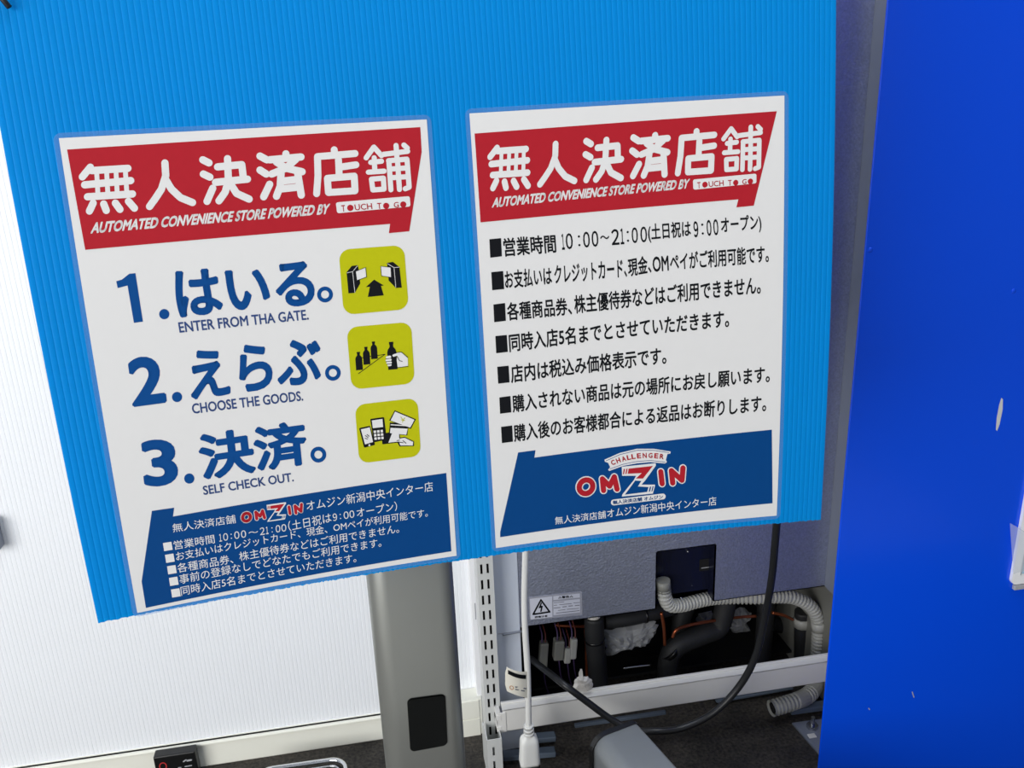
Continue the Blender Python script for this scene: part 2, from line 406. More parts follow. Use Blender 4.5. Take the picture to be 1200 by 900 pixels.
# ---- poster on the left
cL = [(69, 162), (500, 140), (535, 651), (161, 718)]
pl = thing('poster', 'laminated poster with steps 1 2 3 and lime green pictograms, left on blue board', 'poster', tuple(S(*PX(300, 430), .0003)), 'laminated posters on the blue board')
sheet(cL, .0003, 'film', 'laminate_film', pl, .02, .004); sheet(cL, .0005, 'paper', 'paper', pl)
pr('header_band', [[(78.7, 175.3), (492.4, 149), (494, 178), (479.5, 271), (455.6, 273.2), (457, 262.4), (100, 292.7)]], L1, 'red', pl)
z1 = lambda pts: [(x / 3, y / 3) for x, y in pts]
z2 = lambda pts: [(300 + x / 5, 120 + y / 5) for x, y in pts]
W1 = 8.5; W2 = 5.6
KAN = []
for p in ([(318, 588), (290, 622)], [(322, 600), (450, 592)], [(298, 650), (460, 635)], [(308, 692), (466, 682)], [(328, 714), (315, 742)], [(365, 717), (374, 740)], [(406, 714), (422, 736)], [(452, 708), (473, 732)],
          [(580, 573), (583, 618), (568, 665), (545, 700), (526, 726)], [(583, 632), (603, 665), (635, 695), (677, 712)],
          [(713, 562), (735, 573)], [(715, 612), (738, 623)], [(748, 662), (728, 708)], [(765, 587), (850, 579), (856, 628)], [(758, 641), (870, 630)], [(800, 558), (803, 635), (792, 675), (770, 706)], [(806, 640), (832, 680), (876, 700)],
          [(914, 549), (938, 562)], [(914, 598), (936, 612)], [(948, 648), (927, 692)], [(1005, 541), (1006, 555)], [(948, 562), (1058, 552)], [(972, 570), (1008, 592), (1062, 604)], [(1040, 560), (1004, 592), (955, 612)],
          [(988, 610), (985, 655), (972, 690)], [(1046, 606), (1059, 686)], [(992, 637), (1045, 631)], [(990, 664), (1048, 658)]):
    KAN.append([W1] + z1(p))
for x0, x1 in ((340, 345), (375, 380), (408, 413), (441, 447)): KAN.append([W2] + z1([(x0, 600), (x1, 688)]))
for p in ([(458, 278), (460, 305)], [(362, 318), (580, 300)], [(360, 318), (363, 430), (355, 535)], [(483, 335), (487, 430)], [(490, 380), (585, 366)], [(418, 445), (575, 432), (580, 518), (424, 528), (418, 445)]):
    KAN.append([W1 - .4] + z2(p))
for p in ([(690, 262), (645, 325)], [(690, 262), (735, 312)], [(672, 352), (735, 345)], [(692, 325), (696, 405)], [(658, 409), (750, 403)], [(676, 450), (746, 444), (750, 508), (684, 513), (676, 450)],
          [(745, 305), (888, 287)], [(820, 253), (826, 335)], [(866, 250), (886, 268)], [(776, 342), (884, 333), (897, 497), (874, 506)], [(778, 342), (790, 512)], [(784, 391), (888, 384)], [(786, 442), (892, 435)], [(828, 335), (840, 510)]):
    KAN.append([6.0] + z2(p))
pr('header_lettering', strokes(KAN, W1), L2_, 'white', pl, cut=0)
TTG = [(393.4, 237.2), (480, 229.8), (481, 242), (395, 250)]
ttg_letters = [('T', (400.6, 248.2), (405, 247.8), (399.5, 240.6)), ('UCH', (416, 246.6), (436.4, 245), (415, 239.6)), ('T', (442.4, 245), (447.4, 244.6), (441.5, 238)), ('G', (461.6, 243.6), (467.4, 243), (461, 237))]
ttg_disc = [(410.4, 243.6, 3.7), (452.4, 241.2, 3.6), (472.4, 239.6, 3.6)]
pr('brand_plate', [rquad(TTG, .2)], L2_, 'white', pl)
for t_, a_, b_, c_ in ttg_letters: text(t_, a_, b_, c_, 'red', pl, .012, L3)
for d in ttg_disc: pr('brand_dot', disc(*d), L3, 'red', pl, cut=0)
text('AUTOMATED CONVENIENCE STORE POWERED BY', (106, 274), (384, 251), (109, 260.5), 'white', pl, .04, L2_)
big = dict(weight=.026, res=5)
pr('numeral', [[(100 + a / 4, 270 + b / 4) for a, b in ((235, 200), (270, 427), (228, 433), (198, 258), (152, 270), (145, 238), (172, 230), (206, 203))]], L1, 'blueink', pl, cut=0)
for s, a_, b_, c_ in (('はいる', (209.3, 373), (370.5, 357), (201.8, 318)), ('2', (155.5, 477), (195.8, 471.5), (148, 420)),
                      ('えらぶ', (224.3, 468.8), (377.5, 447.8), (219.5, 412)), ('3', (169.5, 571.3), (210.5, 567.5), (163.3, 516.3)), ('決済', (237, 563.5), (362, 544.5), (230, 508.8))):
    text(s, a_, b_, c_, 'blueink', pl, .034, L1, res=5)
for fs in (disc(192.5, 368, 6), disc(207.5, 465, 6), disc(221.8, 560.5, 6), ring(380.8, 345, 9.3, 4.7), ring(390, 436.8, 9.2, 4.7), ring(373, 532.5, 9.3, 4.7)): pr('full_stop', fs, L1, 'blueink', pl, cut=0)
for s, a_, b_, c_ in (('ENTER FROM THA GATE.', (210.5, 390), (362, 374.5), (208.5, 377.5)), ('CHOOSE THE GOODS.', (225.8, 485), (355.5, 469.3), (224, 473)), ('SELF CHECK OUT.', (238.8, 580), (344.5, 563.8), (237, 569.3))):
    text(s, a_, b_, c_, 'darkblueink', pl, .02, L1)
# pictograms
i1 = pr('pictogram', [rquad([(396.7, 292.7), (473.3, 287), (479, 362), (402.7, 369)], .17)], L1, 'lime', pl)
i2 = pr('pictogram', [rquad([(406, 383.6), (481.6, 377), (486, 449), (412, 456.4)], .17)], L1, 'lime', pl)
i3 = pr('pictogram', [rquad([(415.6, 474.4), (489, 466), (493.4, 534), (421, 543)], .17)], L1, 'lime', pl)
i1['label'] = 'lime square with gate leaves and arrow'; i2['label'] = 'lime square with bottles and a hand'; i3['label'] = 'lime square with phones, cards and a hand'
G = zoomed(380, 270, 7.5)
pr('gate_drawing', [[(195, 368), (240, 312), (292, 305), (300, 330), (315, 465), (268, 548), (212, 552)], [(550, 285), (602, 276), (660, 322), (680, 502), (628, 505), (565, 440)], [(437, 432), (522, 483), (497, 487), (522, 570), (382, 584), (400, 495), (365, 497)]], L2_, 'black', i1, G, 0)
pr('gate_leaf', [[(278, 358), (362, 325), (370, 408), (288, 438)], [(494, 314), (583, 324), (588, 412), (502, 398)]] + strokes([[(200, 372), (248, 362), (290, 312)], [(248, 362), (268, 545)], [(556, 292), (612, 326), (660, 322)], [(612, 326), (628, 500)]], 4), L3, 'white', i1, G, 0)
pr('leaf_outline', strokes([[(278, 358), (362, 325), (370, 408), (288, 438)], [(494, 314), (583, 324), (588, 412), (502, 398), (494, 314)]], 4), L4, 'black', i1, G, 0)
G = zoomed(380, 370, 5)
def bottle(cx, cy, w, h):      # cx, cy: bottom centre
    k = -.07
    P = [(-.5, 0), (.5, 0), (.5, -.62), (.42, -.72), (.2, -.82), (.2, -.9), (.24, -.92), (.24, -1), (-.24, -1), (-.24, -.92), (-.2, -.9), (-.2, -.82), (-.42, -.72), (-.5, -.62)]
    return [(cx + x * w + k * (-y) * h * 1 + 0, cy + y * h - x * w * .09) for x, y in P]
pr('bottle_drawing', [bottle(206, 317, 40, 106), bottle(250, 285, 40, 104), bottle(294, 252, 38, 102), bottle(402, 314, 54, 162)] + strokes([[(200, 338), (355, 225)], [(220, 247), (232, 243)], [(262, 238), (272, 236)], [(312, 232), (355, 225)]], 4), L2_, 'black', i2, G, 0)
pr('hand_drawing', strokes([[15, (368, 243), (384, 240)], [15, (366, 260), (386, 257)], [14, (370, 275), (388, 273)], [12, (376, 289), (388, 287)], [14, (406, 232), (436, 222)]], 14) + [[(428, 212), (452, 215), (488, 245), (490, 292), (430, 302), (424, 262)]], L3, 'white', i2, G, 0)
pr('hand_outline', strokes([[(424, 214), (452, 212), (488, 244)], [(426, 236), (440, 262), (456, 266)], [(430, 302), (490, 296)], [(360, 252), (386, 248)], [(360, 268), (386, 265)], [(366, 283), (388, 280)]], 3.5), L4, 'black', i2, G, 0)
pr('device_drawing', [rquad([(203, 657), (268, 643), (297, 755), (233, 772)], .1), rquad([(268, 603), (350, 592), (366, 725), (290, 740)], .08), rquad([(333, 690), (440, 672), (446, 740), (340, 752)], .08)] +
   [[(380, 612), (412, 553), (536, 605), (506, 662)], [(378, 690), (384, 624), (494, 630), (486, 700)], [(415, 718), (470, 708), (525, 735), (525, 762), (440, 764)]], L2_, 'black', i3, G, 0)
pr('device_screen', [[(214, 664), (266, 652), (285, 738), (238, 752)], [(278, 612), (340, 603), (344, 650), (284, 657)], [(388, 612), (414, 560), (528, 608), (503, 654)], [(384, 686), (388, 655), (488, 660), (480, 696)], [(388, 634), (488, 640), (488, 646), (388, 640)], [(398, 684), (436, 678), (440, 735), (375, 742)],
    [(422, 722), (470, 713), (520, 738), (518, 758), (445, 758), (438, 738)]] + [[(288 + a * 20 + b_ * 2, 672 + b_ * 20 - a * 2), (302 + a * 20 + b_ * 2, 670 + b_ * 20 - a * 2), (304 + a * 20 + b_ * 2, 684 + b_ * 20 - a * 2), (290 + a * 20 + b_ * 2, 686 + b_ * 20 - a * 2)] for a in range(3) for b_ in range(3)] + disc(264, 757, 6, 10), L3, 'white', i3, G, 0)
dd = pr('device_detail', strokes([[(240, 700), (256, 712)], [(238, 716), (252, 720)], [(250, 694), (262, 704)], [(436, 738), (462, 742)], [(460, 730), (478, 745)], [(425, 730), (440, 727)]], 4), L4, 'black', i3, G, 0); dd['kind'] = 'stuff'
pr('coin_mark', strokes([[(448, 592), (460, 608), (472, 596)], [(460, 608), (458, 622)], [(450, 608), (470, 612)]], 4), L4, 'lime', i3, G, 0)
# footer
pr('footer_band', [[(178, 598.4), (204, 594.6), (202.6, 605), (522.8, 554), (528.8, 645.7), (171, 712), (166, 681)]], L1, 'navy', pl)
for s, a_, b_, c_ in (('無人決済店舗', (203, 623.6), (276.6, 612.5), (201.5, 613.5)), ('オムジン新潟中央インター店', (359.8, 598.4), (507.7, 575), (358.3, 586.7)),
    ('営業時間', (204.6, 644), (252, 636), (203, 633.6)), ('（土日祝は', (338.5, 622.4), (388.6, 611.6), (337, 610.6)), ('オープン）', (418.5, 606.3), (465.6, 598), (417.2, 595.2)),
    ('お支払いはクレジットカード、現金、OMペイが利用可能です。', (207, 657), (501.3, 605), (205.6, 646.6)), ('各種商品券、', (208.6, 671), (273.6, 659.6), (207.2, 660)), ('株主優待券などはご利用できません。', (281, 657.4), (467.8, 623.9), (279.6, 646.6)),
    ('事前の登録なしでどなたでもご利用できます。', (211, 684.2), (447, 640.2), (209.6, 673.2)), ('同時入店5名までとさせていただきます。', (212.6, 697.8), (417.6, 658.2), (211.2, 687))):
    text(s, a_, b_, c_, 'white', pl, .0, L2_)
digits(HOURS_L, (257.2, 634.4), (336, 622), (256.4, 625.6), 'white', pl, .012, L2_); digits(NINE_L, (390.4, 610.5), (415.5, 606), (389.5, 601.7), 'white', pl, .012, L2_)
Z = zoomed(140, 550, 5)
pr('bullet', [[(x, y), (x + 49, y - 8), (x + 57, y + 39), (x + 7, y + 47)] for x, y in ((255, 430), (267, 499), (279, 566), (290, 634), (302, 702))], L2_, 'white', pl, Z, 0)
# ---- logo, drawn in the enlarged view of the right poster
def solve_affine(src, dst):
    n = len(src); out = []
    for k in range(2):
        A = [[0] * 3 for _ in range(3)]; b = [0] * 3
        for (x, y), d in zip(src, dst):
            r = (x, y, 1)
            for i in range(3):
                b[i] += r[i] * d[k]
                for j in range(3): A[i][j] += r[i] * r[j]
        out.append(Matrix(A).inverted() @ Vector(b))
    return lambda x, y: Vector((out[0].dot(Vector((x, y, 1))), out[1].dot(Vector((x, y, 1)))))
def logo(parent, fn, full=True):
    E_ = [(182 + 40 * math.cos(2 * math.pi * i / 20), 300 + 40 * math.sin(2 * math.pi * i / 20) - 4 * math.cos(2 * math.pi * i / 20)) for i in range(21)]
    letters = [E_, [(285, 322), (278, 254), (320, 296), (348, 242), (364, 314)], [(620, 212), (628, 282)], [(690, 278), (682, 206), (744, 262), (750, 190)]]
    pr('logo_outline', strokes([[44] + l if l is E_ else [44] + l for l in letters], 44) + [[(392, 183), (590, 162), (592, 176), (530, 262), (508, 288), (588, 288), (574, 340), (392, 358), (396, 344), (462, 262), (476, 236), (394, 236)]], L2_, 'white', parent, fn, 0)
    pr('logo_lettering', strokes([[31] + l for l in letters], 31) + [[(432, 194), (574, 178), (516, 252), (474, 252), (508, 220), (426, 224)], [(418, 195), (426, 194), (420, 224), (412, 225)], [(403, 196), (411, 195), (405, 226), (398, 227)]], L3, 'red', parent, fn, 0)
    pr('logo_lower_stroke', [[(470, 264), (506, 266), (486, 298), (548, 302), (540, 330), (410, 346)], [(556, 300), (564, 299), (557, 328), (549, 329)], [(572, 298), (579, 297), (571, 326), (565, 327)]], L3, 'navy', parent, fn, 0)
    if full:
        pr('logo_ribbon', [[(290, 142), (380, 102), (480, 78), (580, 78), (678, 94), (676, 106), (660, 108), (650, 142), (656, 156), (645, 164), (560, 156), (480, 163), (400, 178), (318, 208), (312, 200), (324, 186), (312, 160), (294, 154)]], L2_, 'white', parent, fn, 0)
        pr('ribbon_line', strokes([[(300, 148), (380, 112), (480, 87), (580, 87), (668, 100)], [(322, 196), (400, 168), (480, 152), (560, 146), (646, 156)]], 3), L3, 'navy', parent, fn, 0)
        for ch, cx, cy, a in zip('CHALLENGER', (341, 371, 403, 433, 460, 492, 526, 560, 594, 626), (158, 146, 136, 128, 123, 119, 117, 117, 119, 123), (-26, -22, -17, -13, -9, -6, -3, 1, 5, 8)):
            a = math.radians(a); wd, h = 24, 30; rx, ry = math.cos(a), math.sin(a); ux, uy = math.sin(a), -math.cos(a)
            p = lambda s, t: (cx + rx * wd * s + ux * h * t, cy + ry * wd * s + uy * h * t)
            text(ch, p(-.5, -.5), p(.5, -.5), p(-.5, .5), 'red', parent, .035, L3, fn=fn)
        pr('caption_plate', strokes([[34, (345, 392), (632, 357)]], 34), L2_, 'white', parent, fn, 0)
        text('無人決済店舗 オムジン', (340, 405), (634, 370), (338, 381), 'navy', parent, .035, L3, fn=fn)
Zr = zoomed(650, 510, 5); Zl = zoomed(140, 550, 5)
src = [(182, 300), (715, 230), (400, 352), (580, 168)]; dstl = [Zl(745, 278), Zl(1048, 226), Zl(870, 302), Zl(968, 194)]
logo(pl, solve_affine(src, dstl), False)
# ---- poster on the right
cR = [(550, 133), (919, 112), (910, 604), (581, 642)]
pq = thing('poster', 'laminated poster with seven black square bulleted lines and logo, right on blue board', 'poster', tuple(S(*PX(740, 380), .0003)), 'laminated posters on the blue board')
sheet(cR, .0003, 'film', 'laminate_film', pq, .02, .004); sheet(cR, .0005, 'paper', 'paper', pq)
pr('header_band', [[(556, 156.6), (910, 130.4), (883, 241), (862.6, 243), (865, 233.6), (563, 260.6)]], L1, 'red', pq)
sp = [(98.7, 216.7), (104.3, 247.3), (193.3, 191), (480, 220), (464, 171), (363, 212)]; dp = [(573.6, 192), (576.4, 221.6), (652, 168), (888, 196), (878, 150.6), (792, 188)]
A2 = solve_affine([tuple(PX(*p)) for p in sp], [tuple(PX(*p)) for p in dp])
HX = lambda x, y: A2(*PX(x, y))
pr('header_lettering', strokes(KAN, W1), L2_, 'white', pq, HX, 0)
AT = solve_affine([(393.4, 237.2), (480, 229.8), (481, 242), (395, 250)], [PX(813, 210.6), PX(888, 203.6), PX(888, 215), PX(813.6, 222.4)])
pr('brand_plate', [rquad(TTG, .2)], L2_, 'white', pq, AT)
for t_, a_, b_, c_ in ttg_letters: text(t_, a_, b_, c_, 'red', pq, .012, L3, fn=AT)
for d in ttg_disc: pr('brand_dot', disc(*d), L3, 'red', pq, AT, cut=0)
text('AUTOMATED CONVENIENCE STORE POWERED BY', (576, 243.6), (805.6, 221), (578.5, 231.5), 'white', pq, .04, L2_)
ROWS = (('営業時間', (590.8, 301), (652, 296), (589, 279)), ('(土日祝は', (759.7, 284.7), (809.7, 280), (758.5, 262.6)), ('オープン)', (845.3, 276.2), (892.5, 272), (843.8, 254.6)),
    ('お支払いは', (592, 338.7), (647, 333.6), (590.6, 317)), ('クレジットカード、', (650, 333.3), (734.7, 325), (648.8, 311)), ('現金、', (736.2, 324.7), (763.3, 320), (735, 303)), ('OM', (765, 319), (783.7, 317.3), (764, 300.8)), ('ペイがご利用可能です。', (785.3, 318), (900.8, 307.5), (784.2, 297)),
    ('各種商品券、', (594.7, 376), (670.3, 369), (593.2, 354.5)), ('株主優待券などはご利用できません。', (673.3, 368), (891.3, 344.5), (672, 346)), ('同時入店5名までとさせていただきます。', (597, 412.7), (854.2, 383.5), (595.6, 391.2)),
    ('店内は税込み価格表示です。', (599, 449), (780.8, 426.5), (597.7, 427.8)), ('購入されない商品は元の場所にお戻し願います。', (600.8, 483.5), (901.7, 448), (599.6, 463)), ('購入後のお客様都合による返品はお断りします。', (602.5, 518), (897.5, 482), (601.3, 497.5)))
for s, a_, b_, c_ in ROWS: text(s, a_, b_, c_, 'black', pq, .021, L1, res=3)
digits(HOURS_R, (657, 293), (758.3, 283.7), (655.8, 274.2), 'black', pq, .018, L1); digits(NINE_R, (812.8, 278.5), (842, 275.5), (811.6, 259.4), 'black', pq, .022, L1)
sq = []
for ox, oy, lst in ((560, 240, ((80, 242, 162, 234, 168, 362, 86, 372), (93, 473, 177, 465, 184, 592, 100, 600), (108, 700, 190, 690, 196, 815, 114, 825))),
                    (560, 380, ((122, 82, 202, 74, 210, 193, 128, 203), (135, 298, 215, 290, 222, 407, 142, 417), (150, 513, 228, 503, 234, 618, 155, 628), (162, 720, 240, 710, 246, 824, 168, 834)))):
    for q in lst: sq.append([(ox + q[k] / 6, oy + q[k + 1] / 6) for k in (0, 2, 4, 6)])
pr('bullet', sq, L1, 'black', pq, cut=0)
pr('footer_band', [[(607, 530), (627.4, 527.3), (626, 536), (904.2, 503.3), (905, 589.4), (586, 629.2), (586, 623)]], L1, 'navy', pq)
logo(pq, Zr, True)
text('無人決済店舗', (650.6, 614.6), (710, 607), (649.8, 605.4), 'white', pq, .004, L2_)
text('オムジン新潟中央インター店', (711.6, 606.6), (839.4, 591.6), (710.8, 596.2), 'white', pq, .004, L2_)

# ================================================================== GATE POST behind the board
PY = .06
x0 = at(437, 760, PY).x + .000; x1 = at(538, 760, PY).x
def rprof(w, d, rs, n=8):      # rounded rectangle, radii per corner: front-left, front-right, back-right, back-left
    out = []
    for (cx, cy, a0), r in zip(((0, 0, 180), (w, 0, 270), (w, d, 0), (0, d, 90)), rs):
        sx_ = r if cx == 0 else w - r; sy_ = r if cy == 0 else d - r
        for i in range(n + 1):
            a = math.radians(a0 + 90 * i / n); out.append((sx_ + r * math.cos(a), sy_ + r * math.sin(a)))
    return out
gp = thing('gate_post', 'tall grey satin metal gate post with a black sensor window, behind the blue board', 'post', ((x0 + x1) / 2, PY + .04, 0))
bm = B(); prism(bm, rprof(x1 - x0, .10, (.022, .018, .018, .022)), lambda x, y, z: Vector((x0 + x, PY + y, z)), .006, ZF + .05)
for f in bm.faces: f.smooth = abs(f.normal.z) < .5
obj('column', bm, 'post', gp)
bm = B(); box(bm, x0 - .01, x1 + .01, PY - .01, PY + .11, .0, .008, .003); obj('base_plate', bm, 'post', gp)
c = [at(*p, PY - .002) for p in ((477, 820), (522, 814), (524.5, 874), (481, 882))]
poly = rquad([(p.x, p.z) for p in c], .13, 5)
bm = B(); prism(bm, poly, lambda x, z, y: Vector((x, y, z)), PY - .002, PY + .004)
bmesh.ops.bevel(bm, geom=[e for e in bm.edges if all(abs(v.co.y - (PY - .002)) < 1e-5 for v in e.verts)], offset=.001, segments=2, affect='EDGES')
obj('sensor_window', bm, 'glossblack', gp)
for s in (-1, 1):
    bm = B(); tube(bm, [Vector(((x0 + x1) / 2 + s * .02, PY - .01 + k * .004, ZF - .25)) for k in range(6)], .005, 8); obj('board_fixing', bm, 'blackplastic', gp)

# ================================================================== SHELVING UPRIGHT AND RAIL
UY = .60
a = at(561, 655, UY); b_ = at(579.2, 655, UY); c = at(567.5, 860, UY); d = at(586.2, 860, UY)
ux0 = (a.x + c.x) / 2; uw = ((b_.x - a.x) + (d.x - c.x)) / 2
su = thing('shelf_upright', 'white slotted shelf upright standing between the grey post and the showcase', 'shelf upright', (ux0 + uw / 2, UY + .02, 0))
pitch = (at(566, 667, UY).z - at(571, 841, UY).z) / 10
def slotted(x0, w, y, z0, z1, cols, pitch, zref, sh, sw, dep):
    bm = B(); xs = [0]
    for cx in cols: xs += [cx - sw / 2, cx + sw / 2]
    xs.append(w); zs = [z0]; k = math.floor((zref - z0) / pitch); zz = zref - k * pitch
    while zz + sh < z1:
        if zz - sh / 2 > z0: zs += [zz - sh / 2, zz + sh / 2]
        zz += pitch
    zs.append(z1)
    V = [[bm.verts.new((x0 + x, y, z)) for z in zs] for x in xs]
    for i in range(len(xs) - 1):
        for j in range(len(zs) - 1):
            if i % 2 == 1 and j % 2 == 1: continue
            bm.faces.new((V[i][j], V[i + 1][j], V[i + 1][j + 1], V[i][j + 1]))
    r = bmesh.ops.extrude_face_region(bm, geom=bm.faces[:]); 
    for e_ in r['geom']:
        if isinstance(e_, bmesh.types.BMVert): e_.co.y += .0018
    box(bm, x0, x0 + .0018, y + .0018, y + dep, z0, z1); box(bm, x0 + w - .0018, x0 + w, y + .0018, y + dep, z0, z1)
    bmesh.ops.recalc_face_normals(bm, faces=bm.faces); return bm
zr = at(566, 667, UY).z
zfoot = at(578, 866, UY).z
obj('slotted_face', slotted(ux0, uw, UY, .005, 2.2, (uw * .27, uw * .66), pitch, zr, pitch * .62, .0042, .045), 'greypaint', su)
bm = B(); box(bm, ux0 + .001, ux0 + uw - .001, UY + .044, UY + .047, .005, 2.2); obj('slot_shade', bm, 'dark', su)  # dark plate painting the unlit hollow behind the slots
fy = UY - .05
a = at(570.5, 868, fy); b_ = at(588, 868, fy)
obj('foot_bracket', slotted(a.x, b_.x - a.x, fy, .003, a.z, ((b_.x - a.x) * .42,), pitch, at(577, 881, fy).z, pitch * .62, .0042, .05), 'greypaint', su)
bm = B(); box(bm, ux0 - .004, ux0 - .001, UY - .02, UY + .04, .0, zfoot + .01); obj('side_plate', bm, 'greypaint', su)
# rail
RY = .575
p0 = at(589, 836, RY); p1 = at(589, 858, RY); p2 = at(972, 772, RY); p3 = at(972, 797, RY)
rz1 = (at(602, 833, RY).z + at(972, 773, RY).z) / 2; rz0 = (at(602, 857.5, RY).z + at(972, 797, RY).z) / 2
rl = thing('shelf_rail', 'long white metal rail crossing in front of the open machine bay', 'rail', ((p0.x + p2.x) / 2, RY, rz0))
bm = B(); box(bm, p0.x, p2.x + .05, RY, RY + .0018, rz0, rz1, .0006); box(bm, p0.x, p2.x + .05, RY, RY + .022, rz1 - .0018, rz1, .0006); box(bm, p0.x, p2.x + .05, RY, RY + .015, rz0, rz0 + .0018, .0006)
box(bm, p0.x, p2.x + .05, RY + .016, RY + .022, rz1, rz1 + .004, .001)
obj('rail_channel', bm, 'whitemetal', rl)
bm = B(); hx = at(583, 850, RY - .002).x
box(bm, hx + .002, p0.x + .006, RY - .0015, RY + .001, rz0, rz1 - .004, .0005)
for zz in (rz0 + .003, rz1 - .02): box(bm, hx - .001, hx + .008, RY - .002, UY + .006, zz, zz + .012, .0008)
obj('hook_bracket', bm, 'whitemetal', rl)

# ================================================================== SHOWCASE (open machine bay)
SY = .645
sxl = at(583, 760, SY).x - .002; sxt = at(612.5, 800, SY).x
xr = at(970, 683, SY).x
zpb = (at(620, 737, SY).z + at(968, 684, SY).z) / 2
sc = thing('refrigerated_showcase', 'slate grey refrigerated showcase with its machine bay open at the bottom', 'showcase', ((sxl + xr) / 2, SY + .3, 0))
bm = B(); box(bm, sxl, sxt, SY, SY + .03, .002, 2.1, .002); box(bm, sxl, sxl + .003, SY + .03, 1.3, .002, 2.1); obj('side_panel', bm, 'sidepanel', sc)
lb = at(585, 726, SY)
bm = B(); box(bm, lb.x - .004, sxt - .004, SY - .0004, SY + .001, at(600, 741, SY).z, at(600, 741, SY).z + .0012); obj('seam', bm, 'greymark', sc)
# front panel with the cut-out
q = [at(*p, SY) for p in ((769, 646.5), (837.5, 639), (837, 704), (769.5, 712))]
cx0 = (q[0].x + q[3].x) / 2; cx1 = (q[1].x + q[2].x) / 2; cz1 = (q[0].z + q[1].z) / 2; cz0 = zpb
bm = B()
for (xa, xb, za, zb_) in ((sxt + .0005, cx0, zpb, 2.1), (cx1, xr, zpb, 2.1), (cx0, cx1, cz1, 2.1)): box(bm, xa, xb, SY, SY + .004, za, zb_)
bmesh.ops.remove_doubles(bm, verts=bm.verts, dist=1e-5)
box(bm, sxt + .0005, cx0, SY, SY + .012, zpb, zpb + .002); box(bm, cx1, xr, SY, SY + .012, zpb, zpb + .002)
obj('front_panel', bm, 'slate', sc)
bm = B(); RYc = SY + .03
box(bm, cx0 - .01, cx1 + .01, RYc, RYc + .003, cz0 + .010, cz1 + .02); box(bm, cx0 - .002, cx0, SY, RYc, cz0, cz1); box(bm, cx1, cx1 + .002, SY, RYc, cz0, cz1); box(bm, cx0, cx1, SY, RYc, cz1, cz1 + .002)
rp = obj('recess_plate', bm, 'recess', sc)
for P in ((806, 646), (798, 701), (811, 686)):
    bm = B(); pp = at(*P, RYc - .002); r_ = .0028 if P[1] != 686 else .001
    bmesh.ops.create_uvsphere(bm, u_segments=10, v_segments=6, radius=r_, matrix=Matrix.Translation(pp)); obj('screw', bm, 'steel', rp, True)
a = at(820, 656, RYc - .001); c = at(832, 668, RYc - .001)
bm = B(); box(bm, a.x, c.x, RYc - .001, RYc, c.z, a.z); obj('sticker', bm, 'dark', rp)
bm = B(); box(bm, a.x + .004, c.x - .002, RYc - .0014, RYc - .001, c.z + .006, c.z + .008); obj('sticker_print', bm, 'greymark', rp)
# right frame strip, beside the blue cabinet
SR = .60
xa = (at(1010, 0, SR).x + at(970, 683, SR).x) / 2; 
bm = B(); box(bm, xr - .007, xr + .003, SR, SY, zpb, 2.1, .001); box(bm, xr - .007, xr + .06, SR, SR + .01, zpb - .001, 2.1, .001); obj('frame_strip', bm, 'strip', sc)
bm = B(); box(bm, xr + .012, xr + .015, SR, 1.25, .002, zpb + .02); box(bm, xr + .006, xr + .04, SR, SR + .003, .03, zpb - .001); obj('bay_side_panel', bm, 'cuff', sc)
# bay shell
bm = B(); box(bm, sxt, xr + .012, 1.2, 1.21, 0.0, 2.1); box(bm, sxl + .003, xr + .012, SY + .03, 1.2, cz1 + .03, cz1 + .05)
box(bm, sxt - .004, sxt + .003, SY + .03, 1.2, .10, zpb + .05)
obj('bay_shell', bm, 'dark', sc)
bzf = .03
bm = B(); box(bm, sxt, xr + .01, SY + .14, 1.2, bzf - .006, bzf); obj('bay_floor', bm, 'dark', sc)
# base frame bars
def barpx(name, P, Q, h, y, m='bar', dep=.02):
    a = at(*P, y); b = at(*Q, y); d = (b - a); L = d.length; ang = math.atan2(d.z, d.x)
    bm = B(); box(bm, 0, L, 0, dep, -h, 0, .0015, 1, Matrix.Translation(a) @ Matrix.Rotation(-ang, 4, 'Y')); return obj(name, bm, m, sc)
barpx('base_bar', (674, 850), (781, 834), .008, .60, dep=.008); barpx('base_bar', (840, 822), (930, 806), .006, .68, 'bar', .02)
barpx('base_bar', (928, 833), (972, 827), .012, .60)
barpx('base_bar', (630, 866), (652, 864), .012, .64); barpx('base_bar', (590, 887), (652, 882), .012, .60)
# anchor plate with bolt on the floor
ap = [atz(x, y, .004) for x, y in ((928, 847), (966, 842), (975, 890), (962, 886))]
bm = B(); prism(bm, [(p.x, p.y) for p in ap], lambda x, y, z: Vector((x, y, z)), .0005, .004); pb = obj('anchor_plate', bm, 'strip', sc)
bc = atz(952, 851, .008)
bm = B(); bmesh.ops.create_cone(bm, segments=6, radius1=.012, radius2=.012, depth=.008, cap_ends=True, matrix=Matrix.Translation(bc))
bmesh.ops.create_cone(bm, segments=12, radius1=.005, radius2=.004, depth=.026, cap_ends=True, matrix=Matrix.Translation(bc + Vector((0, 0, .009)))); obj('bolt', bm, 'steel', pb)
bc = atz(951, 861, .0065)
bm = B(); box(bm, bc.x - .008, bc.x + .008, bc.y - .008, bc.y + .004, .004, .0065, .001); obj('washer', bm, 'whitemetal', pb)
